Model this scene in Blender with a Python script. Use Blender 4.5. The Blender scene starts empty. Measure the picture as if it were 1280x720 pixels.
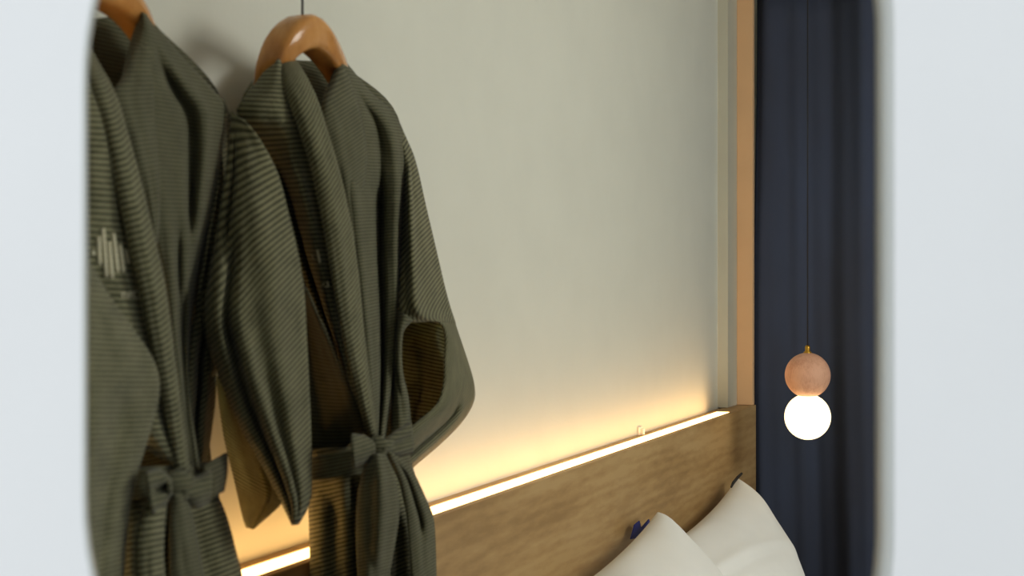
import bpy, bmesh, math, random
import numpy as np
from mathutils import Vector
from mathutils.bvhtree import BVHTree

random.seed(4)
S = bpy.context.scene
C = S.collection
PI = math.pi

# ------------------------------------------------------------------ camera
CZ = 1.45                       # eye height
F = 1280 * 50 / 36.0            # focal length in pixels of a 1280 wide frame
cam_d = bpy.data.cameras.new('camera')
cam_d.lens = 50; cam_d.sensor_width = 36
cam_d.clip_start = 0.02
cam_d.dof.use_dof = True
cam_d.dof.focus_distance = 4.4
cam_d.dof.aperture_fstop = 6.6
cam = bpy.data.objects.new('camera', cam_d)
cam.location = (0, 0, CZ); cam.rotation_euler = (PI/2, 0, 0)
C.objects.link(cam); S.camera = cam

# ------------------------------------------------------------------ world, lights, exposure
S.view_settings.view_transform = 'Standard'
S.view_settings.look = 'None'
S.view_settings.exposure = 0.0
S.view_settings.gamma = 1.0
S.view_settings.use_curve_mapping = False
w = bpy.data.worlds.new('world'); S.world = w; w.use_nodes = True
bg = w.node_tree.nodes['Background']
bg.inputs[0].default_value = (0.80, 0.90, 1.0, 1); bg.inputs[1].default_value = 0.25

def area(name, loc, target, size, power, col, sy=None):
    l = bpy.data.lights.new(name, 'AREA'); l.energy = power; l.color = col
    l.shape = 'RECTANGLE'; l.size = size; l.size_y = sy or size
    o = bpy.data.objects.new(name, l); o.location = loc
    o.rotation_euler = (Vector(target) - Vector(loc)).to_track_quat('-Z', 'Y').to_euler()
    C.objects.link(o); return o
# added soft lights before the white wall and beside the bed, no windows seen
area('front_fill_light', (-1.9, -2.6, 2.2), (0.1, 1.0, 1.4), 1.6, 118, (0.94, 0.97, 1.0))
area('side_fill_light', (2.7, -0.7, 1.75), (0.6, 1.1, 1.4), 1.0, 28, (0.92, 0.96, 1.0))  # added to even out brightness across the white wall
area('bedroom_key_light', (2.5, 2.0, 2.3), (0.1, 3.3, 1.3), 1.3, 42, (1.0, 0.995, 0.93))

# ------------------------------------------------------------------ frame of the headboard wall
TH = math.atan2(721, F)                                   # the wall runs away at this angle
DIR = np.array([math.sin(TH), math.cos(TH), 0.0])         # along the wall, away from the camera
NRM = np.array([math.cos(TH), -math.sin(TH), 0.0])        # out of the wall
UPZ = np.array([0, 0, 1.0])
HB_T = 0.10; HB_Z = CZ - 0.42                            # headboard thickness, top height
Y1 = 0.42 * F / 146.0
P1 = np.array([(945 - 640) / F * Y1, Y1, 0.0])
OW = P1 - HB_T * NRM                                      # wall origin: end of headboard, on the wall
D0 = float(OW @ NRM)
def W(u, n, z):                                           # wall coordinates to world
    return OW + u * DIR + n * NRM + z * UPZ
def unp(px, py, n):                                       # point at offset n from the wall seen at px, py
    r = np.array([(px - 640) / F, 1.0, -(py - 360) / F])
    t = (D0 + n) / float(r @ NRM)
    p = r * t; p[2] += CZ
    return p
def unu(px, u):                                           # offset n at which the plane u is seen at px
    r = np.array([(px - 640) / F, 1.0, 0])
    t = (float(OW @ DIR) + u) / float(r @ DIR)
    return float(r @ NRM) * t - D0
def uz(p):
    q = np.asarray(p) - OW
    return float(q @ DIR), float(q[2])

# ------------------------------------------------------------------ materials
def lin(r, g, b):
    f = lambda c: (c/255/12.92) if c/255 <= .04045 else ((c/255+.055)/1.055)**2.4
    return (f(r), f(g), f(b), 1)
def newmat(name):
    m = bpy.data.materials.new(name); m.use_nodes = True
    nt = m.node_tree; b = nt.nodes['Principled BSDF']
    return m, nt, b
def nd(nt, t, **kw):
    n = nt.nodes.new(t)
    for k, v in kw.items(): setattr(n, k, v)
    return n
def bump(nt, b, src, strength, dist):
    bp = nd(nt, 'ShaderNodeBump'); bp.inputs['Strength'].default_value = strength
    bp.inputs['Distance'].default_value = dist
    nt.links.new(src, bp.inputs['Height']); nt.links.new(bp.outputs[0], b.inputs['Normal'])
def noise(nt, scale, detail=3, vec=None, rough=.5):
    n = nd(nt, 'ShaderNodeTexNoise'); n.inputs['Scale'].default_value = scale
    n.inputs['Detail'].default_value = detail; n.inputs['Roughness'].default_value = rough
    if vec is not None: nt.links.new(vec, n.inputs['Vector'])
    return n
def ramp(nt, fac, a, b, p0=0.3, p1=0.7):
    r = nd(nt, 'ShaderNodeValToRGB'); nt.links.new(fac, r.inputs[0])
    r.color_ramp.elements[0].position = p0; r.color_ramp.elements[1].position = p1
    r.color_ramp.elements[0].color = a; r.color_ramp.elements[1].color = b
    return r
def objvec(nt, scale=(1,1,1)):
    tc = nd(nt, 'ShaderNodeTexCoord'); mp = nd(nt, 'ShaderNodeMapping')
    mp.inputs['Scale'].default_value = scale
    nt.links.new(tc.outputs['Object'], mp.inputs['Vector']); return mp.outputs[0]

def mat_plain(name, col, rough=.6, bscale=0, bdist=.001, var=.06, metal=0):
    m, nt, b = newmat(name)
    b.inputs['Roughness'].default_value = rough; b.inputs['Metallic'].default_value = metal
    v = objvec(nt)
    n = noise(nt, 6, 4, v)
    a = tuple(c*(1-var) for c in col[:3]) + (1,); d = tuple(min(1, c*(1+var)) for c in col[:3]) + (1,)
    r = ramp(nt, n.outputs[0], a, d); nt.links.new(r.outputs[0], b.inputs['Base Color'])
    if bscale:
        n2 = noise(nt, bscale, 3, v); bump(nt, b, n2.outputs[0], .35, bdist)
    return m

def mat_fabric(name, dark, light, period, contrast_bump, transl=.10):
    m, nt, b = newmat(name)
    b.inputs['Roughness'].default_value = .92
    b.inputs['Specular IOR Level'].default_value = .15
    try: b.inputs['Sheen Weight'].default_value = .12
    except Exception: pass
    uv = nd(nt, 'ShaderNodeUVMap'); sp = nd(nt, 'ShaderNodeSeparateXYZ')
    nt.links.new(uv.outputs[0], sp.inputs[0])
    wob = noise(nt, 9, 2, uv.outputs[0])
    mul = nd(nt, 'ShaderNodeMath', operation='MULTIPLY'); mul.inputs[1].default_value = 2*PI/period
    nt.links.new(sp.outputs[1], mul.inputs[0])
    ad = nd(nt, 'ShaderNodeMath', operation='MULTIPLY_ADD'); ad.inputs[1].default_value = 2.0
    nt.links.new(wob.outputs[0], ad.inputs[0]); nt.links.new(mul.outputs[0], ad.inputs[2])
    sn = nd(nt, 'ShaderNodeMath', operation='SINE'); nt.links.new(ad.outputs[0], sn.inputs[0])
    # weave threads of uneven strength
    mp = nd(nt, 'ShaderNodeMapping'); mp.inputs['Scale'].default_value = (220, 900, 1)
    nt.links.new(uv.outputs[0], mp.inputs['Vector'])
    thr = noise(nt, 1, 2, mp.outputs[0])
    mix = nd(nt, 'ShaderNodeMath', operation='MULTIPLY_ADD'); mix.inputs[1].default_value = .5
    nt.links.new(thr.outputs[0], mix.inputs[2]); nt.links.new(sn.outputs[0], mix.inputs[0])
    blot = noise(nt, 26, 4, uv.outputs[0], .7)
    mix2 = nd(nt, 'ShaderNodeMath', operation='MULTIPLY_ADD'); mix2.inputs[1].default_value = 1.1
    sub_ = nd(nt, 'ShaderNodeMath', operation='SUBTRACT'); sub_.inputs[1].default_value = .55
    nt.links.new(mix.outputs[0], sub_.inputs[0])
    nt.links.new(blot.outputs[0], mix2.inputs[0]); nt.links.new(sub_.outputs[0], mix2.inputs[2])
    r = ramp(nt, mix2.outputs[0], dark, light, .12, .95)
    nt.links.new(r.outputs[0], b.inputs['Base Color'])
    bump(nt, b, mix.outputs[0], contrast_bump, .0016)
    out = nt.nodes['Material Output']
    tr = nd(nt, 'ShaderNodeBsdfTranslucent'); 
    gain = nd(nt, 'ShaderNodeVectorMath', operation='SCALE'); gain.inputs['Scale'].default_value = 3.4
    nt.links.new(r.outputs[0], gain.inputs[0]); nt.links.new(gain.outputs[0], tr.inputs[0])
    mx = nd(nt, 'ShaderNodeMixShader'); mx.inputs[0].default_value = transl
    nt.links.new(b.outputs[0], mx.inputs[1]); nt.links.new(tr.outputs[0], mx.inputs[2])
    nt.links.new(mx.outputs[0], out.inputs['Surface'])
    return m

M = {}
M['rib'] = mat_fabric('olive_ribbed_cotton', lin(66,66,46), lin(136,134,103), .0068, .55, .06)
M['weave'] = mat_fabric('olive_plain_weave', lin(70,70,51), lin(110,109,84), .0052, .4, .06)
M['lining'] = mat_fabric('olive_inner_cotton', lin(66,64,46), lin(100,98,74), .0060, .35, .03)
M['single'] = mat_fabric('olive_backlit_single_layer', lin(64,62,44), lin(128,125,95), .0068, .55, .6)  # translucency raised so the single-layer hem and cuff look lit from behind
M['thread'] = mat_plain('pale_embroidery_thread', lin(214,208,176), .8, 600, .0006)
M['front'] = mat_plain('white_front_wall_paint', lin(232,234,234), .7, 180, .0006, .015)
M['wall'] = mat_plain('offwhite_wall_paint', lin(219,220,207), .75, 140, .0008, .02)
M['jamb'] = mat_plain('tan_jamb_colour', lin(226,184,138), .6, 120, .0005, .03)  # one even tan over the whole upright strip
M['batten'] = mat_plain('greygreen_edge_shade', lin(196,194,176), .7, 120, .0005, .03)  # shadow tone of the corner strip put into its colour
M['trim'] = mat_plain('greige_edge', lin(196,200,196), .5, 0, 0, .03)
M['floor'] = mat_plain('grey_vinyl_floor', lin(128,116,100), .5, 30, .001, .1)
M['ceil'] = mat_plain('ceiling_paint', lin(225,224,218), .8, 100, .0006, .02)
M['linen'] = mat_plain('white_pillow_cotton', lin(244,243,237), .85, 240, .0008, .02)
M['piping'] = mat_plain('black_piping', lin(24,22,26), .7)
M['bluetag'] = mat_plain('blue_tag_cloth', lin(22,30,110), .7)
M['brass'] = mat_plain('brass', lin(196,150,60), .3, 0, 0, .05, 1)
M['steel'] = mat_plain('dark_steel', lin(70,70,70), .35, 0, 0, .05, 1)
M['cord'] = mat_plain('black_cord', lin(20,20,22), .6)
M['profile'] = mat_plain('aluminium_profile', lin(170,168,160), .4, 0, 0, .05)
M['glint'] = mat_plain('white_glint_piece', lin(240,236,225), .3)  # pale surface for the added glint on the wall

def mat_wood(name, dark, mid, light, scale, rough, stretch=(1,1,1), rotz=0, bumpd=.0006, wavew=.12, finew=.6):
    m, nt, b = newmat(name)
    tc = nd(nt, 'ShaderNodeTexCoord')
    m0 = nd(nt, 'ShaderNodeMapping'); m0.inputs['Rotation'].default_value = (0, 0, rotz)
    nt.links.new(tc.outputs['Object'], m0.inputs['Vector'])
    mp = nd(nt, 'ShaderNodeMapping'); mp.inputs['Scale'].default_value = stretch
    nt.links.new(m0.outputs[0], mp.inputs['Vector'])
    big = noise(nt, scale*.35, 3, mp.outputs[0])
    fine = noise(nt, scale*3.2, 6, mp.outputs[0], .65)
    wv = nd(nt, 'ShaderNodeTexWave', wave_type='BANDS', bands_direction='Z')
    wv.inputs['Scale'].default_value = scale*.45; wv.inputs['Distortion'].default_value = 7
    wv.inputs['Detail'].default_value = 3; wv.inputs['Detail Scale'].default_value = 1.2
    nt.links.new(mp.outputs[0], wv.inputs['Vector'])
    a1 = nd(nt, 'ShaderNodeMath', operation='MULTIPLY_ADD'); a1.inputs[1].default_value = wavew
    nt.links.new(wv.outputs['Fac'], a1.inputs[0]); nt.links.new(big.outputs[0], a1.inputs[2])
    a2 = nd(nt, 'ShaderNodeMath', operation='MULTIPLY_ADD'); a2.inputs[1].default_value = finew
    nt.links.new(fine.outputs[0], a2.inputs[0]); nt.links.new(a1.outputs[0], a2.inputs[2])
    r = ramp(nt, a2.outputs[0], dark, light, .62, 1.15 if False else 1.0)
    e = r.color_ramp.elements.new(.8); e.color = mid
    nt.links.new(r.outputs[0], b.inputs['Base Color'])
    b.inputs['Roughness'].default_value = rough
    bump(nt, b, fine.outputs[0], .3, bumpd)
    return m
RZ = -(PI/2 - TH)                 # turns world axes so that x runs along the wall
M['oak'] = mat_wood('oak_veneer', lin(156,122,74), lin(174,139,88), lin(188,155,104), 5, .5, (.8, 3, 4.5), RZ)
M['hanger'] = mat_wood('varnished_beech', lin(184,122,60), lin(204,142,74), lin(218,160,92), 9, .18, (3, 1, 1), 0, .0002)
M['ballwood'] = mat_wood('pink_beech_ball', lin(196,138,108), lin(212,156,126), lin(226,174,142), 60, .6, (1.2, 1.2, .3), 0, .008, .05, .8)

def mat_emit(name, col, strength, base=(.9,.9,.88,1)):
    m, nt, b = newmat(name)
    b.inputs['Base Color'].default_value = base
    b.inputs['Emission Color'].default_value = col; b.inputs['Emission Strength'].default_value = strength
    b.inputs['Roughness'].default_value = .4
    return m
M['led'] = mat_emit('led_diffuser', (1.0, .56, .20, 1), 7.0)
M['globe'] = mat_emit('opal_lit_glass', (1.0, .78, .42, 1), 2.2)

def mat_curtain():
    m, nt, b = newmat('navy_curtain_cloth')
    v = objvec(nt, (1, 1, .25))
    n = noise(nt, 3.5, 3, v)
    r = ramp(nt, n.outputs[0], lin(50,54,67), lin(59,69,92))
    nt.links.new(r.outputs[0], b.inputs['Base Color'])
    b.inputs['Roughness'].default_value = .9
    v2 = objvec(nt, (500, 500, 380)); n2 = noise(nt, 1, 1, v2)
    bump(nt, b, n2.outputs[0], .35, .0008)
    return m
M['curtain'] = mat_curtain()

# ------------------------------------------------------------------ helpers
def mkobj(name, verts, faces, mat, parent=None, smooth=True, uvs=None, solid=0, bevel=0, sub=0, offset=0):
    me = bpy.data.meshes.new(name)
    me.from_pydata([tuple(map(float, v)) for v in verts], [], faces)
    if uvs is not None:
        l = me.uv_layers.new(name='UVMap')
        for lp in me.loops: l.data[lp.index].uv = uvs[lp.vertex_index]
    me.materials.append(mat)
    bm = bmesh.new(); bm.from_mesh(me); bmesh.ops.recalc_face_normals(bm, faces=bm.faces); bm.to_mesh(me); bm.free()
    for p in me.polygons: p.use_smooth = smooth
    o = bpy.data.objects.new(name, me); C.objects.link(o)
    if parent is not None:
        o.parent = parent
        o.matrix_parent_inverse = parent.matrix_basis.inverted()
    if sub:
        s = o.modifiers.new('sub', 'SUBSURF'); s.levels = sub; s.render_levels = sub
    if solid:
        s = o.modifiers.new('solid', 'SOLIDIFY'); s.thickness = solid; s.offset = offset
    if bevel:
        s = o.modifiers.new('bevel', 'BEVEL'); s.width = bevel; s.segments = 3; s.limit_method = 'ANGLE'
    return o
def thing(name, loc, label, cat, group=None):
    o = bpy.data.objects.new(name, None); C.objects.link(o); o.location = tuple(map(float, loc))
    o.empty_display_size = .05
    return tag(o, label, cat, group)
def tag(o, label=None, cat=None, group=None, kind=None):
    if label: o['label'] = label
    if cat: o['category'] = cat
    if group: o['group'] = group
    if kind: o['kind'] = kind
    return o
def box_uvz(u0, u1, n0, n1, z0, z1):
    vs = [W(u, n, z) for z in (z0, z1) for n in (n0, n1) for u in (u0, u1)]
    fs = [(0,1,3,2),(4,6,7,5),(0,4,5,1),(2,3,7,6),(0,2,6,4),(1,5,7,3)]
    return vs, fs
def wbox(name, u0, u1, n0, n1, z0, z1, mat, parent=None, bevel=0):
    v, f = box_uvz(u0, u1, n0, n1, z0, z1)
    return mkobj(name, v, f, mat, parent, False, bevel=bevel)

def resample(pts, K):
    p = np.array(pts, float)
    if len(p) == 1: return np.repeat(p, K, 0)
    ext = np.vstack([2*p[0]-p[1], p, 2*p[-1]-p[-2]])
    dense = []
    for i in range(1, len(ext)-2):
        a, b, c, d = ext[i-1], ext[i], ext[i+1], ext[i+2]
        for t in np.linspace(0, 1, 14, endpoint=False):
            dense.append(.5*((2*b)+(-a+c)*t+(2*a-5*b+4*c-d)*t*t+(-a+3*b-3*c+d)*t**3))
    dense.append(ext[-2]); dense = np.array(dense)
    L = np.r_[0, np.cumsum(np.linalg.norm(np.diff(dense[:, :2], axis=0), axis=1))]
    q = np.linspace(0, L[-1], K)
    return np.stack([np.interp(q, L, dense[:, k]) for k in range(dense.shape[1])], 1)

def sstep(a, b, x):
    t = min(1, max(0, (x-a)/(b-a))) if b != a else float(x >= a)
    return t*t*(3-2*t)
# crease: (s0 at top, s1 at bottom, half width, depth in metres (+ out), t start, t end)
def relief(s, t, creases, wob, seed):
    n = 0
    for (s0, s1, hw, amp, ta, tb) in creases:
        c = s0 + (s1-s0)*t
        n += amp*math.exp(-((s-c)/hw)**2)*sstep(ta-.06, ta+.06, t)*(1-sstep(tb-.06, tb+.06, t))
    if wob:
        n += wob*(math.sin(5.1*s+3.3*t+seed)*.5 + math.sin(11*s-4.7*t+2.3*seed)*.3 + math.sin(7.7*t+9*s*t+seed*1.7)*.4 + .45*math.sin(19*s+2.5*math.sin(3.1*t+seed)+seed)*sstep(0, .5, t) + .3*math.sin(23*t+13*s+seed*3)*math.sin(4*s+seed))
    return n

def cloth(name, left, right, mat, parent, bulge=.02, K=40, Mc=26, creases=(), wob=.004, seed=1.0,
          angle=None, tilt=0.0, thick=.0035, back=None, power=.8, taper=0, vs=1.0):
    """One panel of cloth between two edges (x, y, offset from wall); with back it is a tube open at top and bottom."""
    L = resample(left, K); R = resample(right, K)
    verts = []; uvs = []
    S_ = [(i/(Mc-1), 1) for i in range(Mc)]
    if back is not None: S_ += [(i/(Mc-1), -1) for i in range(Mc-2, 0, -1)]
    arc = 0; prev = None
    for k in range(K):
        t = k/(K-1)
        row = []; flat = []
        tp = sstep(-.02, taper, t) if taper else 1
        for (s, side) in S_:
            x, y, n = L[k]*(1-s) + R[k]*s
            flat.append(unp(x, y, n))
            prof = tp*max(0, math.sin(PI*s))**power
            if side > 0:
                n += bulge*prof + relief(s, t, creases, wob, seed)*min(1, prof*2.2)
            else:
                n -= back*prof
            row.append(unp(x, y, max(n, .012)))
        mid = row[len(S_)//2 if back is None else Mc//2]
        if prev is not None: arc += float(np.linalg.norm(mid-prev))
        prev = mid
        wsum = 0; pp = row[0]
        for q, q0 in zip(row, flat):
            wsum += float(np.linalg.norm(q-pp)); pp = q
            if angle is None: uvs.append((wsum, arc + tilt*wsum))
            else:
                u, z = uz(q0); ca, sa = math.cos(math.radians(angle)), math.sin(math.radians(angle))
                uvs.append(((u*ca+z*sa)*vs, (-u*sa+z*ca)*vs))
        verts += row
    n_ = len(S_); faces = []
    for k in range(K-1):
        for i in range(n_ if back is not None else n_-1):
            j = (i+1) % n_
            faces.append((k*n_+i, k*n_+j, (k+1)*n_+j, (k+1)*n_+i))
    return mkobj(name, verts, faces, mat, parent, True, uvs, solid=thick)

def sweep(path, prof, closed_prof=True, up=None):
    """verts, faces of a profile (list of (a, b)) swept along path with given frame axes per point."""
    vs = []; fs = []; n = len(prof); K = len(path)
    for (p, A, B) in path:
        for (a, b) in prof: vs.append(np.asarray(p) + a*np.asarray(A) + b*np.asarray(B))
    for k in range(K-1):
        for i in range(n):
            j = (i+1) % n
            fs.append((k*n+i, k*n+j, (k+1)*n+j, (k+1)*n+i))
    fs.append(tuple(range(n))[::-1]); fs.append(tuple(range((K-1)*n, K*n)))
    return vs, fs
def tube(name, pts, r, mat, parent=None, seg=10):
    pts = [np.asarray(p, float) for p in pts]; path = []
    for i, p in enumerate(pts):
        d = pts[min(i+1, len(pts)-1)] - pts[max(i-1, 0)]; d = d/np.linalg.norm(d)
        a = np.cross(d, [0.31, .2, .93] if abs(d[2]) < .9 else [1, 0, 0]); a /= np.linalg.norm(a)
        path.append((p, a, np.cross(d, a)))
    rr = r if isinstance(r, (list, tuple)) else [r]*len(pts)
    prof = [(math.cos(2*PI*i/seg), math.sin(2*PI*i/seg)) for i in range(seg)]
    path = [(p, a*q, b*q) for (p, a, b), q in zip(path, rr)]
    v, f = sweep(path, prof)
    return mkobj(name, v, f, mat, parent, True)
def lathe(name, center, profile, mat, parent=None, seg=40):
    vs = []; fs = []; n = len(profile)
    for i in range(seg):
        a = 2*PI*i/seg
        for (r, z) in profile: vs.append((center[0]+r*math.cos(a), center[1]+r*math.sin(a), center[2]+z))
    for i in range(seg):
        j = (i+1) % seg
        for k in range(n-1): fs.append((i*n+k, j*n+k, j*n+k+1, i*n+k+1))
    o = mkobj(name, vs, fs, mat, parent, True)
    bm = bmesh.new(); bm.from_mesh(o.data); bmesh.ops.remove_doubles(bm, verts=bm.verts, dist=1e-5)
    bmesh.ops.recalc_face_normals(bm, faces=bm.faces); bm.to_mesh(o.data); bm.free()
    for p in o.data.polygons: p.use_smooth = True
    return o

# ------------------------------------------------------------------ the setting
CEIL = 2.62
u_corner = .16                 # the far corner of the headboard wall
U0 = -4.75
tag(wbox('wall_back', U0, u_corner+.12, -.12, 0, 0, CEIL, M['wall']), 'off-white wall behind the headboard, washed by warm light', kind='structure')
tag(wbox('wall_end', u_corner, u_corner+.12, 0, 4.2, 0, CEIL, M['wall']), 'end wall of the bedroom behind the dark curtain', kind='structure')
tag(wbox('floor', -7.5, u_corner+.12, -.12, 4.2, -.06, 0, M['floor']), 'bedroom floor', kind='structure')
tag(wbox('ceiling', U0, u_corner+.12, -.12, 4.2, CEIL, CEIL+.08, M['ceil']), 'flat white ceiling', kind='structure')
# upright at the far corner: a grey strip against the wall and a tan one beside the curtain
UP = -.03
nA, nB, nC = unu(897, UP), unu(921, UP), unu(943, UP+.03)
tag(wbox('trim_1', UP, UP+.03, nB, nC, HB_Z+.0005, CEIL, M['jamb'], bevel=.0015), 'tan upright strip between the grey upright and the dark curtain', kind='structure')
U2 = uz(unp(897, 300, 0))[0]
tag(wbox('trim_2', U2, UP, 0.0, nB, HB_Z+.0005, CEIL, M['batten']), 'narrow grey upright at the far end of the headboard wall', kind='structure')
# foreground wall, its mirror built as an opening onto the reflected room
AW = math.radians(12.5)
NW = np.array([math.sin(AW), -math.cos(AW), 0]); TW = np.array([math.cos(AW), math.sin(AW), 0])
p_left = np.array([(103-640)/F, 1, 0])*.95
def onwall(px):
    r = np.array([(px-640)/F, 1, 0]); t = float(p_left@NW)/float(r@NW); return float((r*t-p_left)@TW)
WT = .026
qL, qR = 0.0, onwall(1117)
ztop, zbot = .42, -.42
def ell(cx, cz, a, b, a0, a1, n=26):
    return [(cx+a*math.cos(math.radians(a0+(a1-a0)*i/n)), cz+b*math.sin(math.radians(a0+(a1-a0)*i/n))) for i in range(n+1)]
aR, aL = .20, .29
hole = (ell(qR-aR, .195, aR, ztop-.195, 0, 90) + ell(qL+aL, .135, aL, ztop-.135, 90, 180)
        + ell(qL+aL, -.14, aL, -.14-zbot, 180, 270) + ell(qR-aR, -.185, aR, -.185-zbot, 270, 360))
def PW(q, dz, depth): return p_left + q*TW - depth*NW + (CZ+dz)*UPZ
q_corner = -.70
QO0, QO1, ZO0, ZO1 = q_corner, 2.4, -CZ, CEIL-CZ
cq, cz_ = (qL+qR)/2, 0
outer = []
for (q, z) in hole:
    dq, dz = q-cq, z-cz_
    ks = []
    if dq > 1e-9: ks.append((QO1-cq)/dq)
    if dq < -1e-9: ks.append((QO0-cq)/dq)
    if dz > 1e-9: ks.append((ZO1-cz_)/dz)
    if dz < -1e-9: ks.append((ZO0-cz_)/dz)
    k = min(ks); outer.append([cq+dq*k, cz_+dz*k])
for cqn, czn in ((QO0,ZO0),(QO0,ZO1),(QO1,ZO0),(QO1,ZO1)):      # snap the nearest to each corner
    i = min(range(len(outer)), key=lambda i: (outer[i][0]-cqn)**2+(outer[i][1]-czn)**2); outer[i] = [cqn, czn]
N = len(hole)
vs = [PW(q, z, 0) for q, z in hole] + [PW(q, z, 0) for q, z in outer] + [PW(q, z, WT) for q, z in hole] + [PW(q, z, WT) for q, z in outer]
fs = []
for i in range(N):
    j = (i+1) % N
    fs += [(i, j, N+j, N+i), (2*N+i, 3*N+i, 3*N+j, 2*N+j), (i, 2*N+i, 2*N+j, j), (N+i, N+j, 3*N+j, 3*N+i)]
wf = mkobj('wall_front', vs, fs, M['front'], None, False)
tag(wf, 'smooth white wall in the foreground around the tall rounded mirror, built as an opening', kind='structure')
def inset(h, d):
    out = []
    for i in range(len(h)):
        a = np.array(h[i-1]); b = np.array(h[(i+1) % len(h)])
        t = b-a; t = t/(np.linalg.norm(t)+1e-12); out.append((h[i][0]-t[1]*d, h[i][1]+t[0]*d))
    return out
hi = inset(hole, .0016); he = inset(hole, -.0002)
vs = [PW(q, z, -.0006) for q, z in he] + [PW(q, z, -.0006) for q, z in hi] + [PW(q, z, WT+.0006) for q, z in hi] + [PW(q, z, WT+.0006) for q, z in he]
fs = []
for i in range(N):
    j = (i+1) % N
    for k in range(4):
        l = (k+1) % 4; fs.append((k*N+i, k*N+j, l*N+j, l*N+i))
tag(mkobj('trim_3', vs, fs, M['trim'], None, True), 'thin pale edge of the rounded mirror, built as an opening in the white wall', kind='structure')

# ------------------------------------------------------------------ headboard, light strip
hb = thing('headboard', W(-1.3, HB_T/2, 0), 'long oak headboard panel with a lit ledge, below the hanging robes', 'headboard')
HB0, HB1 = -4.2, 0.0
wbox('front_panel', HB0, HB1, HB_T-.018, HB_T, .12, HB_Z, M['oak'], hb, bevel=.0015)
wbox('back_board', HB0, HB1, .001, .022, .12, HB_Z-.004, M['oak'], hb)
wbox('ledge_board', HB0, HB1, .022, HB_T-.018, HB_Z-.03, HB_Z-.016, M['oak'], hb)
LED1 = min(U2-.004, uz(unp(912, 515, HB_T-.02))[0])
wbox('ledge_end', LED1+.002, HB1, .022, HB_T-.018, HB_Z-.016, HB_Z-.0005, M['oak'], hb)
ls = thing('light_strip', W(-1.3, .05, HB_Z-.016), 'glowing warm light strip set in the top ledge of the headboard', 'light strip')
wbox('profile', HB0+.05, LED1, .034, HB_T-.019, HB_Z-.0158, HB_Z-.010, M['profile'], ls)
wbox('diffuser', HB0+.05, LED1-.002, .036, HB_T-.0205, HB_Z-.010, HB_Z-.0005, M['led'], ls, bevel=.002)
cl = thing('glint_piece', unp(803, 549, .03), 'tiny pale piece put in for the bright spot on the wall just above the light strip', 'glint')  # added piece standing in for a glow spot on the wall
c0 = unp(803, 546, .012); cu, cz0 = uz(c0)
wbox('glint_body', cu-.014, cu+.014, .0, .008, cz0-.02, cz0+.03, M['glint'], cl, bevel=.003)
wbox('glint_tab', cu-.006, cu+.006, .008, .018, cz0-.006, cz0+.024, M['glint'], cl, bevel=.003)

# ------------------------------------------------------------------ bed, pillows
bed = thing('bed', W(-1.0, 1.1, 0), 'bed with a white fitted sheet standing against the oak headboard', 'bed')
wbox('bed_base', -1.75, -.50, HB_T+.005, 2.1, .08, .26, M['oak'], bed, bevel=.01)
wbox('mattress', -1.75, -.50, HB_T+.005, 2.08, .26, .45, M['linen'], bed, bevel=.05)
for uu in (-1.68, -.58):
    for nn in (.2, 2.0): wbox('leg', uu-.03, uu+.03, nn-.03, nn+.03, 0, .08, M['oak'], bed)

def pillow(label, c_tf, c_tn, c_bf, c_bn, thick, seed):
    """corners: top far, top near, bottom far, bottom near as world points"""
    root = thing('pillow', (np.array(c_bf)+np.array(c_bn))/2, label, 'pillow', 'white pillows against the headboard')
    n = 30; vs = []; fs = []
    TF, TN, BF, BN = map(np.array, (c_tf, c_tn, c_bf, c_bn))
    nm = np.cross(BF-TF, TN-TF); nm /= np.linalg.norm(nm)
    if nm @ NRM < 0: nm = -nm
    idx = {}
    for side in (1, -1):
        for i in range(n+1):
            for j in range(n+1):
                s, t = i/n, j/n
                edge = i in (0, n) or j in (0, n)
                if side < 0 and edge: continue
                a = abs(2*s-1); b = abs(2*t-1)
                # edges pulled in a little between the corners
                s2 = .5+(s-.5)*(1+.045*(1-b*b)); t2 = .5+(t-.5)*(1-.10*(1-a*a))
                p = (TF*(1-s2)+TN*s2)*(1-t2) + (BF*(1-s2)+BN*s2)*t2
                h = thick*((1-a**2.4)*(1-b**2.4))**.55
                wr = .012*math.exp(-((t-.30-.45*(1-s)**2)/.035)**2)*s - .012*math.exp(-((t-.40-.4*(1-s)**2)/.04)**2)*s + .006*math.sin(9*s+5*t+seed)*math.sin(7*t-3*s+seed*2) + .004*math.sin(17*(s-t)+seed)*math.exp(-6*min(s,t))
                p = p + nm*(side*h*(1.0 if side > 0 else .4) + (wr if not edge else 0))
                idx[(side, i, j)] = len(vs); vs.append(p)
    g = lambda sd, i, j: idx.get((sd, i, j), idx.get((1, i, j)))
    for sd in (1, -1):
        for i in range(n):
            for j in range(n):
                q = (g(sd,i,j), g(sd,i+1,j), g(sd,i+1,j+1), g(sd,i,j+1))
                fs.append(q if sd > 0 else q[::-1])
    mkobj('pillow_case', vs, fs, M['linen'], root, True, sub=1)
    return root, (TF, TN, BF, BN, nm)
p1, g1 = pillow('white pillow with a blue tag, nearer of the two against the headboard',
      unp(821, 636, .15), unp(652, 776, .15), unp(968, 850, .5), unp(790, 1060, .5), .12, .6)
p2, g2 = pillow('white pillow with black piping at its corner, farther one beside the curtain',
      unp(921, 594, .145), unp(818, 690, .145), unp(1014, 760, .42), unp(932, 868, .42), .115, 2.1)
def strip(name, pts, n0, wpx, mat, parent):
    L = [unp(x, y, n) for x, y, n in pts]
    return tube(name, L, wpx, mat, parent, 8)
strip('corner_piping', [(927, 592, .16), (922, 597, .17), (917, 603, .18), (914, 609, .18)], 0, [.004, .005, .005, .003], M['piping'], p2)
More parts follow.
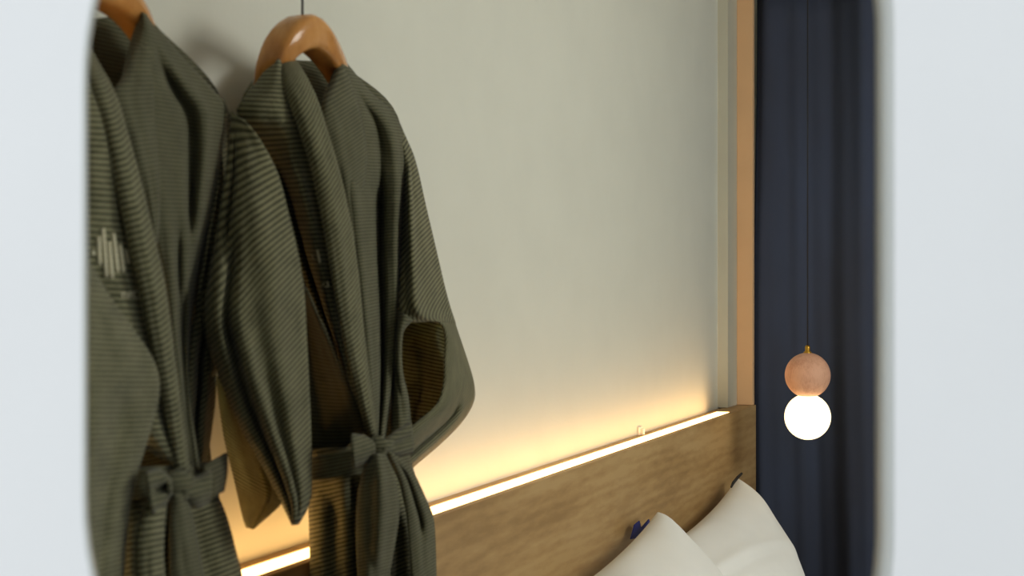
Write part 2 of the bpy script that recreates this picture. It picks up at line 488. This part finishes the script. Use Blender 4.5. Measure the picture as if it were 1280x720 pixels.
def tagpatch(name, pts, mat, parent, solid=.003):
    v = [unp(*p) for p in pts]
    return mkobj(name, v, [tuple(range(len(v)))], mat, parent, False, solid=solid)
tagpatch('tag', [(788, 674, .125), (793, 656, .125), (799, 651, .125), (801, 660, .125), (811, 649, .125), (812, 658, .125), (802, 672, .125)], M['bluetag'], p1)

# ------------------------------------------------------------------ curtain
cu_v = []; cu_f = []
NC, KC = 150, 26
n_start = .085
for k in range(KC):
    z = .05 + (CEIL-.09-.05)*k/(KC-1)
    for i in range(NC):
        a = i/(NC-1); n = n_start + 1.15*a
        d = n-n_start
        # folds: a broad roll, a deep valley, then the next roll
        ph = d/.40*2*PI
        fold = .05*math.cos(ph) + .014*math.cos(2*ph+.8+.25*math.sin(z*2)) + .006*math.sin(5*ph+z*1.3)
        fold *= .8+.2*math.sin(z*1.7+d*6)
        edge = .035*math.exp(-(d/.02)**2)
        crease = .004*math.exp(-((z-.62-.06*d)/.012)**2)
        u = .075 - fold + edge - crease
        cu_v.append(W(u, n + .004*math.sin(z*3+.6), z))
for k in range(KC-1):
    for i in range(NC-1):
        a = k*NC+i; cu_f.append((a, a+1, a+NC+1, a+NC))
ct = thing('curtain', W(-.1, .7, 0.05), 'long dark navy curtain hanging in soft folds behind the pendant lamp', 'curtain')
mkobj('curtain_cloth', cu_v, cu_f, M['curtain'], ct, True, solid=.004)
tube('curtain_rail', [W(.075, .11, CEIL-.03), W(.075, 1.4, CEIL-.03)], .012, M['steel'], ct)
for i in range(9):
    tube('ring', [W(.075+.02*math.cos(a), .13+i*.14, CEIL-.03+.02*math.sin(a)) for a in np.linspace(0, 2*PI, 13)], .0025, M['steel'], ct, 6)

# ------------------------------------------------------------------ pendant lamp
YL = 4.55
def at(px, py, Y): return np.array([(px-640)/F*Y, Y, CZ-(py-360)/F*Y])
g_c = at(1009.5, 521, YL); b_c = at(1008.5, 469, YL); rg = 28.6/F*YL; rb = 28.2/F*YL
b_c[0] = g_c[0]; b_c[1] = g_c[1]
pl = thing('pendant_lamp', (g_c[0], g_c[1], CEIL), 'pendant lamp of a pink wooden ball over a glowing round globe', 'lamp')
def sphere_prof(r, n=24, z0=-1, z1=1):
    a0, a1 = math.asin(z0), math.asin(z1)
    return [(max(1e-4, r*math.cos(a0+(a1-a0)*i/n)), r*math.sin(a0+(a1-a0)*i/n)) for i in range(n+1)]
lathe('glass_globe', g_c, sphere_prof(rg, 28, -1, .93), M['globe'], pl, 48)
wb = lathe('wooden_ball', b_c, sphere_prof(rb, 28, -.93, 1), M['ballwood'], pl, 48)
lathe('collar', (g_c[0], g_c[1], (g_c[2]+rg+b_c[2]-rb)/2), [(1e-4, -.012), (.026, -.012), (.028, 0), (.026, .012), (1e-4, .012)], M['brass'], pl, 32)
lathe('brass_cap', (b_c[0], b_c[1], b_c[2]+rb), [(1e-4, -.006), (.013, -.006), (.013, .002), (.008, .006), (.0085, .018), (.005, .024), (1e-4, .024)], M['brass'], pl, 24)
tube('cord', [(b_c[0], b_c[1], b_c[2]+rb+.02), (b_c[0], b_c[1], CEIL-.02)], .0022, M['cord'], pl, 8)
lathe('ceiling_rose', (b_c[0], b_c[1], CEIL), [(1e-4, -.03), (.02, -.03), (.045, -.012), (.05, 0), (1e-4, 0)], M['brass'], pl, 32)

# ------------------------------------------------------------------ hangers and wall hooks
def hanger(label, pts, hookpx, group='wooden hangers on wall hooks'):
    """pts: (x, y, offset, half depth, half height) along the arms"""
    P = resample(pts, 44)
    ctr = [unp(p[0], p[1], p[2]) for p in P]
    root = thing('clothes_hanger', ctr[len(ctr)//2], label, 'hanger', group)
    prof = []
    for i in range(20):
        a = 2*PI*i/20; c, s = math.cos(a), math.sin(a)
        prof.append((math.copysign(abs(c)**.55, c), math.copysign(abs(s)**.55, s)))
    path = []
    for i, p in enumerate(ctr):
        d = ctr[min(i+1, len(ctr)-1)] - ctr[max(i-1, 0)]; d /= np.linalg.norm(d)
        B = np.cross(NRM, d); B /= np.linalg.norm(B)
        path.append((p, NRM*P[i][3], B*P[i][4]))
    v, f = sweep(path, prof); mkobj('hanger_arms', v, f, M['hanger'], root, True)
    hx, hy, hn = hookpx
    b = unp(hx, hy, hn); u, z = uz(b)
    pts = [W(u, hn, z-.01)] + [W(u, hn, z+dz) for dz in (.03, .06, .078)]
    for a in np.linspace(-60, 170, 16): pts.append(W(u + .006 - .018*0 + .02*math.cos(math.radians(a+90+60))*1.0, hn, z+.10+.02*math.sin(math.radians(a))))
    # simple crook over the peg
    pts = [W(u, hn, z-.01), W(u, hn, z+.03), W(u, hn, z+.065), W(u+.004, hn, z+.08)]
    for a in np.linspace(-20, 200, 18): pts.append(W(u-.012+.02*math.cos(math.radians(a)), hn, z+.092+.02*math.sin(math.radians(a))))
    tube('hook', pts, .0018, M['steel'], root, 8)
    return root, (u-.012, z+.092+.02-.006)
h2, k2 = hanger('varnished wooden hanger holding the robe farther right', [
    (312, 165, .085, .010, .010), (326, 125, .095, .014, .013), (340, 86, .125, .022, .018), (356, 55, .14, .025, .022),
    (379, 40, .145, .026, .026), (398, 53, .14, .025, .022), (416, 80, .12, .021, .018), (436, 122, .095, .014, .012), (470, 165, .085, .010, .010)], (378, 18, .145))
h1, k1 = hanger('varnished wooden hanger holding the robe at the left edge', [
    (-10, 140, .085, .010, .010), (40, 60, .12, .021, .018), (72, 0, .14, .025, .022), (100, -24, .145, .026, .026),
    (128, -14, .14, .025, .022), (162, 14, .12, .021, .018), (195, 70, .095, .014, .012), (240, 130, .085, .010, .010)], (100, -48, .145))
for (ku, kz), lb in ((k2, 'small steel wall hook carrying the robe farther right'), (k1, 'small steel wall hook carrying the robe at the left edge')):
    hk = thing('wall_hook', W(ku, 0, kz), lb, 'hook', 'steel wall hooks')
    tube('peg', [W(ku, 0, kz-.004), W(ku, .10, kz-.004), W(ku, .165, kz-.004), W(ku, .18, kz+.004), W(ku, .186, kz+.018)], [.005, .005, .005, .0045, .004], M['steel'], hk)
    wbox('plate', ku-.012, ku+.012, 0, .004, kz-.03, kz+.03, M['steel'], hk, bevel=.002)

# ------------------------------------------------------------------ robe farther right
rR = thing('robe', W(uz(unp(450, 560, .15))[0], .15, .72), 'olive robe on the right, its whole front and both sleeves in view', 'robe', 'olive kimono robes on hangers')
cloth('back_panel', [(345,74,.055),(300,135,.055),(300,300,.05),(385,560,.05),(392,600,.05)], [(425,78,.055),(498,150,.055),(500,300,.05),(500,500,.05),(505,600,.05)],
      M['weave'], rR, bulge=0, wob=.002, angle=0)
cloth('front_panel', [(424,78,.115),(404,140,.15),(405,200,.16),(425,300,.17),(445,420,.18),(462,548,.19)],
      [(430,76,.105),(462,115,.11),(498,152,.11),(507,220,.12),(503,300,.13),(500,390,.14),(492,480,.15),(480,552,.17)], M['weave'], rR,
      bulge=.035, creases=[(.62,.60,.10,-.055,.35,1.1),(.30,.22,.10,.02,.3,1.1),(.86,.9,.06,.02,.2,.9),(.75,.55,.05,-.02,.12,.5)], wob=.004, seed=2.2, angle=4)
cloth('collar_band', [(424,74,.12),(413,103,.145),(402,136,.17),(414,190,.185),(428,250,.19),(438,305,.19)], [(429,74,.118),(438,105,.15),(452,150,.165),(458,200,.175),(450,260,.18),(443,308,.19)],
      M['weave'], rR, bulge=.014, wob=.002, seed=.4, angle=20, K=24, Mc=14)
cloth('front_panel', [(343,73,.115),(318,108,.125),(296,142,.135),(318,178,.10),(345,240,.09),(370,320,.09),(392,375,.10),(425,460,.15),(455,540,.185)],
      [(352,70,.13),(362,110,.165),(380,160,.185),(398,230,.2),(415,310,.205),(430,400,.21),(446,480,.21),(466,546,.205)], M['rib'], rR,
      bulge=.02, creases=[(.30,.22,.12,-.05,.30,.8),(.62,.55,.12,.02,.3,.9)], wob=.003, seed=3.1, angle=3)
cloth('collar_band', [(339,76,.10),(345,90,.14),(356,118,.175),(370,152,.2),(386,200,.215),(400,258,.225),(411,320,.23),(421,380,.23),(433,440,.23),(448,500,.23),(463,548,.225)],
      [(348,65,.10),(364,70,.135),(380,92,.175),(396,125,.2),(409,165,.215),(425,220,.225),(438,280,.23),(447,340,.23),(455,420,.23),(463,485,.23),(471,548,.225)],
      M['rib'], rR, bulge=.012, wob=.0015, seed=5, tilt=.25, K=60, Mc=14)
slv = cloth('sleeve', [(290,140,.12),(285,200,.15),(273,280,.17),(263,345,.19),(257,395,.2),(266,440,.2),(278,480,.2),(300,530,.2),(325,575,.2),(350,622,.2),(366,656,.2)],
      [(304,150,.15),(322,172,.18),(345,215,.2),(360,270,.215),(372,320,.22),(379,365,.222),(382,420,.225),(386,500,.225),(388,570,.225),(387,625,.22),(372,655,.21)],
      M['rib'], rR, bulge=.04, back=.05, wob=.004, seed=1.3, angle=33, vs=1.0, taper=.35,
      creases=[(.10,.30,.06,-.025,.5,1.1),(.22,.46,.07,.018,.55,1.1),(.02,.2,.05,.02,.35,.62),(.3,.12,.05,-.02,.3,.55),(.75,.7,.12,.012,.3,1.0),(.15,.1,.05,-.03,.05,.3)])
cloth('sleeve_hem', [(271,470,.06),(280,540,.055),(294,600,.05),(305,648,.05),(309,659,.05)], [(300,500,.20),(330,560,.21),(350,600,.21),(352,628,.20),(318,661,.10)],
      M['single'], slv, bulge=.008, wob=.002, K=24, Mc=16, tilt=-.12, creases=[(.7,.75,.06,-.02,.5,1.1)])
cloth('front_flap', [(374,350,.16),(381,440,.135),(385,520,.125),(388,594,.12)], [(383,362,.215),(408,415,.215),(431,468,.215),(459,536,.21)],
      M['lining'], rR, bulge=-.015, wob=.002, seed=2, K=30, Mc=20, angle=10, creases=[(.92,.93,.06,.012,0,1.1)])
sl2 = cloth('sleeve', [(495,162,.12),(506,196,.125),(505,240,.13),(502,300,.14),(500,350,.16),(501,390,.185),(516,402,.19),(538,400,.19)],
      [(500,156,.10),(518,200,.10),(532,260,.10),(545,315,.10),(555,358,.10),(562,384,.10),(566,396,.10),(569,405,.10)], M['rib'], rR,
      bulge=.045, back=.05, wob=.004, seed=2.7, angle=16, vs=.85, taper=.5, creases=[(.35,.3,.1,.015,.2,.9)])
cloth('sleeve_cuff', [(532,399,.19),(550,404,.195),(556,420,.2),(555,450,.2),(554,480,.2),(546,505,.2),(518,530,.195),(502,547,.19)],
      [(564,392,.10),(575,425,.10),(586,458,.10),(592,482,.10),(591,503,.10),(576,528,.10),(548,556,.10),(514,585,.10)], M['rib'], sl2,
      bulge=.03, wob=.003, seed=3.9, K=50, Mc=18, angle=16, vs=.85, creases=[(.65,.6,.08,-.025,.55,1.1),(.8,.82,.07,.015,.55,1.1)])
cloth('cuff_edge', [(499,388,.175),(493,440,.17),(491,490,.17),(490,552,.185)], [(516,400,.195),(503,416,.195),(502,460,.19),(510,500,.185),(514,545,.18)],
      M['weave'], sl2, bulge=.015, wob=.002, K=26, Mc=12, angle=0)
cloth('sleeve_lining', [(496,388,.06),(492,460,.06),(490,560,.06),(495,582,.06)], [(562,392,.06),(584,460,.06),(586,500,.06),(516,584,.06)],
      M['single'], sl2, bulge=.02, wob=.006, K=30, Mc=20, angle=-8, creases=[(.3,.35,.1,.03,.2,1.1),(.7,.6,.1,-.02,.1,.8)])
cloth('skirt', [(390,560,.12),(387,620,.115),(388,680,.115),(388,750,.118),(386,960,.12)], [(503,560,.16),(518,592,.16),(530,650,.16),(536,750,.16),(548,940,.16)], M['rib'], rR,
      bulge=.085, back=.006, wob=.004, seed=4, angle=2, creases=[(.42,.40,.05,-.03,.1,1.1),(.22,.2,.07,-.02,.15,1.1),(.55,.56,.06,.02,.2,1.1),(.75,.72,.05,-.03,.2,1.1)])
belt = cloth('belt', [(389,572,.16),(386,602,.165)], [(507,548,.165),(515,584,.165)], M['weave'], rR, bulge=.072, back=.05, wob=.001, K=8, Mc=30, angle=0)
def knot(px, py, n, r, parent):
    c = unp(px, py, n)
    o = lathe('knot', (0, 0, 0), [(x*r*(1+.12*math.sin(z/r*5)), z*1.05) for x, z in [(math.cos(a)+1e-4, r*math.sin(a)) for a in np.linspace(-PI/2, PI/2, 14)]], M['weave'], parent, 20)
    for v in o.data.vertices:
        q = c + DIR*v.co.x*1.2 + NRM*v.co.y*.9 + UPZ*v.co.z; v.co = Vector(map(float, q))
    uv = o.data.uv_layers.new(name='UVMap')
    for lp in o.data.loops:
        co = o.data.vertices[lp.vertex_index].co; uv.data[lp.index].uv = uz(co)
    return o
knot(472, 560, .275, .017, belt)
cloth('bow_loop', [(468,570,.27),(456,580,.275),(442,585,.28)], [(468,552,.27),(454,545,.275),(439,543,.28)], M['weave'], belt, bulge=.016, back=.016, wob=.001, K=14, Mc=12, angle=0)
cloth('bow_loop', [(478,567,.27),(498,569,.27),(517,565,.265)], [(478,552,.27),(494,540,.275),(514,528,.27)], M['weave'], belt, bulge=.018, back=.016, wob=.001, K=14, Mc=12, angle=0,
      creases=[(.5,.5,.2,-.016,.3,1.1)])
cloth('belt_tail', [(464,568,.27),(452,598,.275),(446,650,.265),(449,750,.25),(452,830,.245)], [(481,568,.28),(492,595,.285),(498,640,.28),(489,700,.27),(480,750,.255),(478,825,.25)], M['weave'], belt,
      bulge=.02, wob=.002, K=30, Mc=14, angle=0, creases=[(.55,.6,.15,.015,.05,.5)])
cloth('belt_tail', [(482,566,.27),(499,600,.26),(508,645,.255),(512,690,.25),(516,750,.25),(520,800,.245)], [(490,562,.27),(514,588,.255),(532,625,.245),(542,656,.235),(545,750,.235),(546,795,.235)], M['weave'], belt,
      bulge=.012, wob=.002, K=30, Mc=14, angle=0, creases=[(.5,.5,.12,-.02,.1,.45)])

# ------------------------------------------------------------------ robe at the left edge
rL = thing('robe', W(uz(unp(200, 610, .15))[0], .15, .72), 'olive robe with a pale bar emblem, cut by the left edge', 'robe', 'olive kimono robes on hangers')
cloth('back_panel', [(60,30,.055),(20,130,.055),(40,400,.05),(90,620,.05)], [(178,16,.055),(282,138,.055),(268,320,.05),(258,500,.05),(268,620,.05)], M['weave'], rL, bulge=0, wob=.002, angle=0)
cloth('front_panel', [(176,14,.115),(152,108,.165),(165,180,.18),(185,260,.19),(205,350,.2),(216,430,.2),(230,575,.2)],
      [(184,20,.105),(225,70,.11),(265,112,.11),(284,138,.11),(277,200,.12),(263,270,.135),(247,340,.145),(237,420,.15),(238,500,.16),(250,590,.18)], M['weave'], rL,
      bulge=.035, wob=.004, seed=1.1, angle=3, creases=[(.55,.75,.07,-.025,.12,.5),(.72,.88,.06,.02,.15,.5),(.45,.4,.12,-.02,.5,1.1),(.62,.62,.10,-.04,.66,1.1)])
cloth('collar_band', [(175,12,.12),(166,60,.15),(152,98,.17),(142,119,.185),(160,175,.2),(176,230,.205),(190,300,.205)], [(182,18,.118),(194,55,.15),(192,100,.17),(194,150,.18),(198,200,.19),(200,250,.195),(196,304,.205)],
      M['weave'], rL, bulge=.012, wob=.002, K=24, Mc=14, angle=10)
pnl = cloth('front_panel', [(95,60,.13),(68,150,.15),(55,300,.17),(80,430,.18),(150,530,.19),(205,575,.2)],
      [(106,66,.15),(130,140,.2),(150,220,.22),(170,320,.23),(195,440,.235),(222,575,.225)], M['rib'], rL, bulge=.03, wob=.003, seed=2.5, angle=-3, K=50)
cloth('collar_band', [(96,52,.13),(108,90,.18),(122,135,.205),(138,200,.225),(152,262,.24),(170,345,.25),(188,425,.25),(203,500,.245),(217,588,.235)],
      [(112,60,.14),(143,117,.19),(158,165,.215),(173,218,.23),(188,280,.245),(203,345,.255),(213,410,.255),(223,490,.25),(236,590,.24)],
      M['rib'], rL, bulge=.012, wob=.0015, seed=4.4, tilt=.3, K=60, Mc=14)
sl3 = cloth('sleeve', [(281,138,.12),(269,230,.125),(252,320,.13),(238,400,.135),(230,460,.14),(226,530,.14),(230,600,.14)],
      [(287,142,.10),(287,180,.09),(278,250,.085),(268,320,.085),(262,375,.085),(280,400,.09),(270,440,.085),(268,500,.08),(256,590,.08)], M['rib'], rL,
      bulge=.05, back=.03, wob=.006, seed=3, angle=12, taper=.4, creases=[(.55,.45,.1,-.05,.25,1.1),(.8,.75,.08,.02,.3,1.1),(.2,.2,.08,.02,.6,1.1)])
cloth('sleeve_fold', [(262,330,.13),(246,375,.14),(252,410,.15),(262,446,.14),(258,470,.12)], [(272,330,.11),(284,372,.13),(295,404,.15),(272,432,.15),(268,470,.12)],
      M['rib'], sl3, bulge=.03, wob=.003, K=26, Mc=16, angle=24, creases=[(.3,.6,.12,-.03,.3,.9)])
cloth('sleeve', [(80,290,.28),(60,400,.3),(60,500,.3),(70,620,.3),(80,750,.28)],
      [(104,316,.285),(135,370,.29),(165,412,.29),(191,452,.29),(198,488,.285),(186,540,.28),(170,592,.27),(160,645,.26),(150,750,.25)], M['rib'], rL,
      bulge=.03, back=.06, wob=.004, seed=5.5, angle=-4, vs=1.3, creases=[(.75,.6,.12,-.02,.45,1.1),(.5,.4,.1,.015,.5,1.1)])
cloth('skirt', [(140,585,.16),(118,650,.16),(112,750,.16),(90,1000,.16)], [(256,590,.16),(280,640,.16),(294,690,.16),(306,750,.16),(330,980,.16)], M['rib'], rL,
      bulge=.055, back=.045, wob=.004, seed=1.7, angle=2, creases=[(.53,.52,.035,-.05,.05,1.1),(.75,.75,.08,-.02,.1,1.1),(.3,.3,.06,.015,.1,1.1)])
beltL = cloth('belt', [(136,588,.165),(124,625,.165)], [(260,578,.165),(273,622,.165)], M['weave'], rL, bulge=.072, back=.05, wob=.001, K=8, Mc=30, angle=0)
knot(221, 608, .285, .018, beltL)
cloth('bow_loop', [(214,618,.285),(203,632,.29),(190,642,.295)], [(214,600,.285),(200,588,.29),(182,590,.295)], M['weave'], beltL, bulge=.022, back=.02, wob=.001, K=14, Mc=12, angle=0,
      creases=[(.5,.5,.2,-.02,.2,1.1)])
cloth('bow_loop', [(228,622,.28),(245,634,.28),(263,625,.275)], [(228,602,.28),(246,597,.28),(264,588,.275)], M['weave'], beltL, bulge=.018, back=.016, wob=.001, K=14, Mc=12, angle=0)
cloth('belt_end', [(252,584,.22),(260,600,.22),(263,622,.22)], [(283,566,.19),(283,590,.19),(279,614,.19)], M['lining'], beltL, bulge=.01, wob=.001, K=14, Mc=12, angle=0)
cloth('belt_tail', [(184,630,.28),(172,665,.28),(170,700,.275),(172,750,.27),(172,850,.265)], [(208,622,.285),(204,660,.285),(203,700,.28),(205,750,.275),(206,845,.27)], M['rib'], beltL, bulge=.012, wob=.002, K=24, Mc=12, angle=0)
cloth('belt_tail', [(213,618,.285),(212,660,.28),(212,700,.275),(212,750,.27),(214,820,.265)], [(234,620,.285),(242,660,.28),(250,700,.275),(259,750,.27),(264,815,.265)], M['weave'], beltL, bulge=.012, wob=.002, K=24, Mc=12, angle=0)

# ------------------------------------------------------------------ embroidered emblem: bars and a line of small letters on the cloth
bpy.context.view_layer.update()
def stitch(panel, strokes, name, r):
    dg = bpy.context.evaluated_depsgraph_get()
    bvh = BVHTree.FromObject(panel, dg)
    inv = panel.matrix_world.inverted()
    def hit(px, py):
        d = Vector(((px-640)/F, 1, -(py-360)/F)).normalized()
        o = inv @ Vector((0, 0, CZ)); h = bvh.ray_cast(o, d)
        return None if h[0] is None else np.array(panel.matrix_world @ h[0]) + NRM*.0012
    for st in strokes:
        L = []
        for (a, b), (c, d) in zip(st[:-1], st[1:]):
            for k in range(5): L.append(hit(a+(c-a)*k/5, b+(d-b)*k/5))
        L.append(hit(*st[-1])); L = [p for p in L if p is not None]
        if len(L) > 1: tube(name, L, r, M['thread'], panel, 6)
bars = [((115,313),(115.5,319)), ((122,296),(123.5,331)), ((127.5,285.5),(132,346.5)), ((135,302),(139,348)), ((140.3,291.5),(146,340)), ((148.7,306),(153,340)), ((156,312.5),(159.5,329.5))]
stitch(pnl, bars, 'emblem_bar', .0021)
letters = [((152,374),(152.5,366)), ((150,367),(155,366)), ((157,373),(157.5,365.5)), ((160,373),(160.5,365.5),(163.5,365)), ((160,369),(163,369)),
           ((166,364.5),(170,363.5),(173.5,366),(173,371),(169,373),(166,371),(166,364.5)), ((176.5,371.5),(177,362.5)), ((177,362.5),(180.5,370.5)), ((180.5,370.5),(181,361.5))]
stitch(pnl, letters, 'emblem_letter', .0009)
fr = [o for o in rR.children if o.name.startswith('front_panel')][1]
stitch(fr, [((395.5,312),(399,328)), ((390,318),(391.5,323))], 'emblem_bar', .0020)
stitch(fr, [((402,356),(405,354.5)), ((408,352),(410,358)), ((410,358),(406,358.5))], 'emblem_letter', .0014)
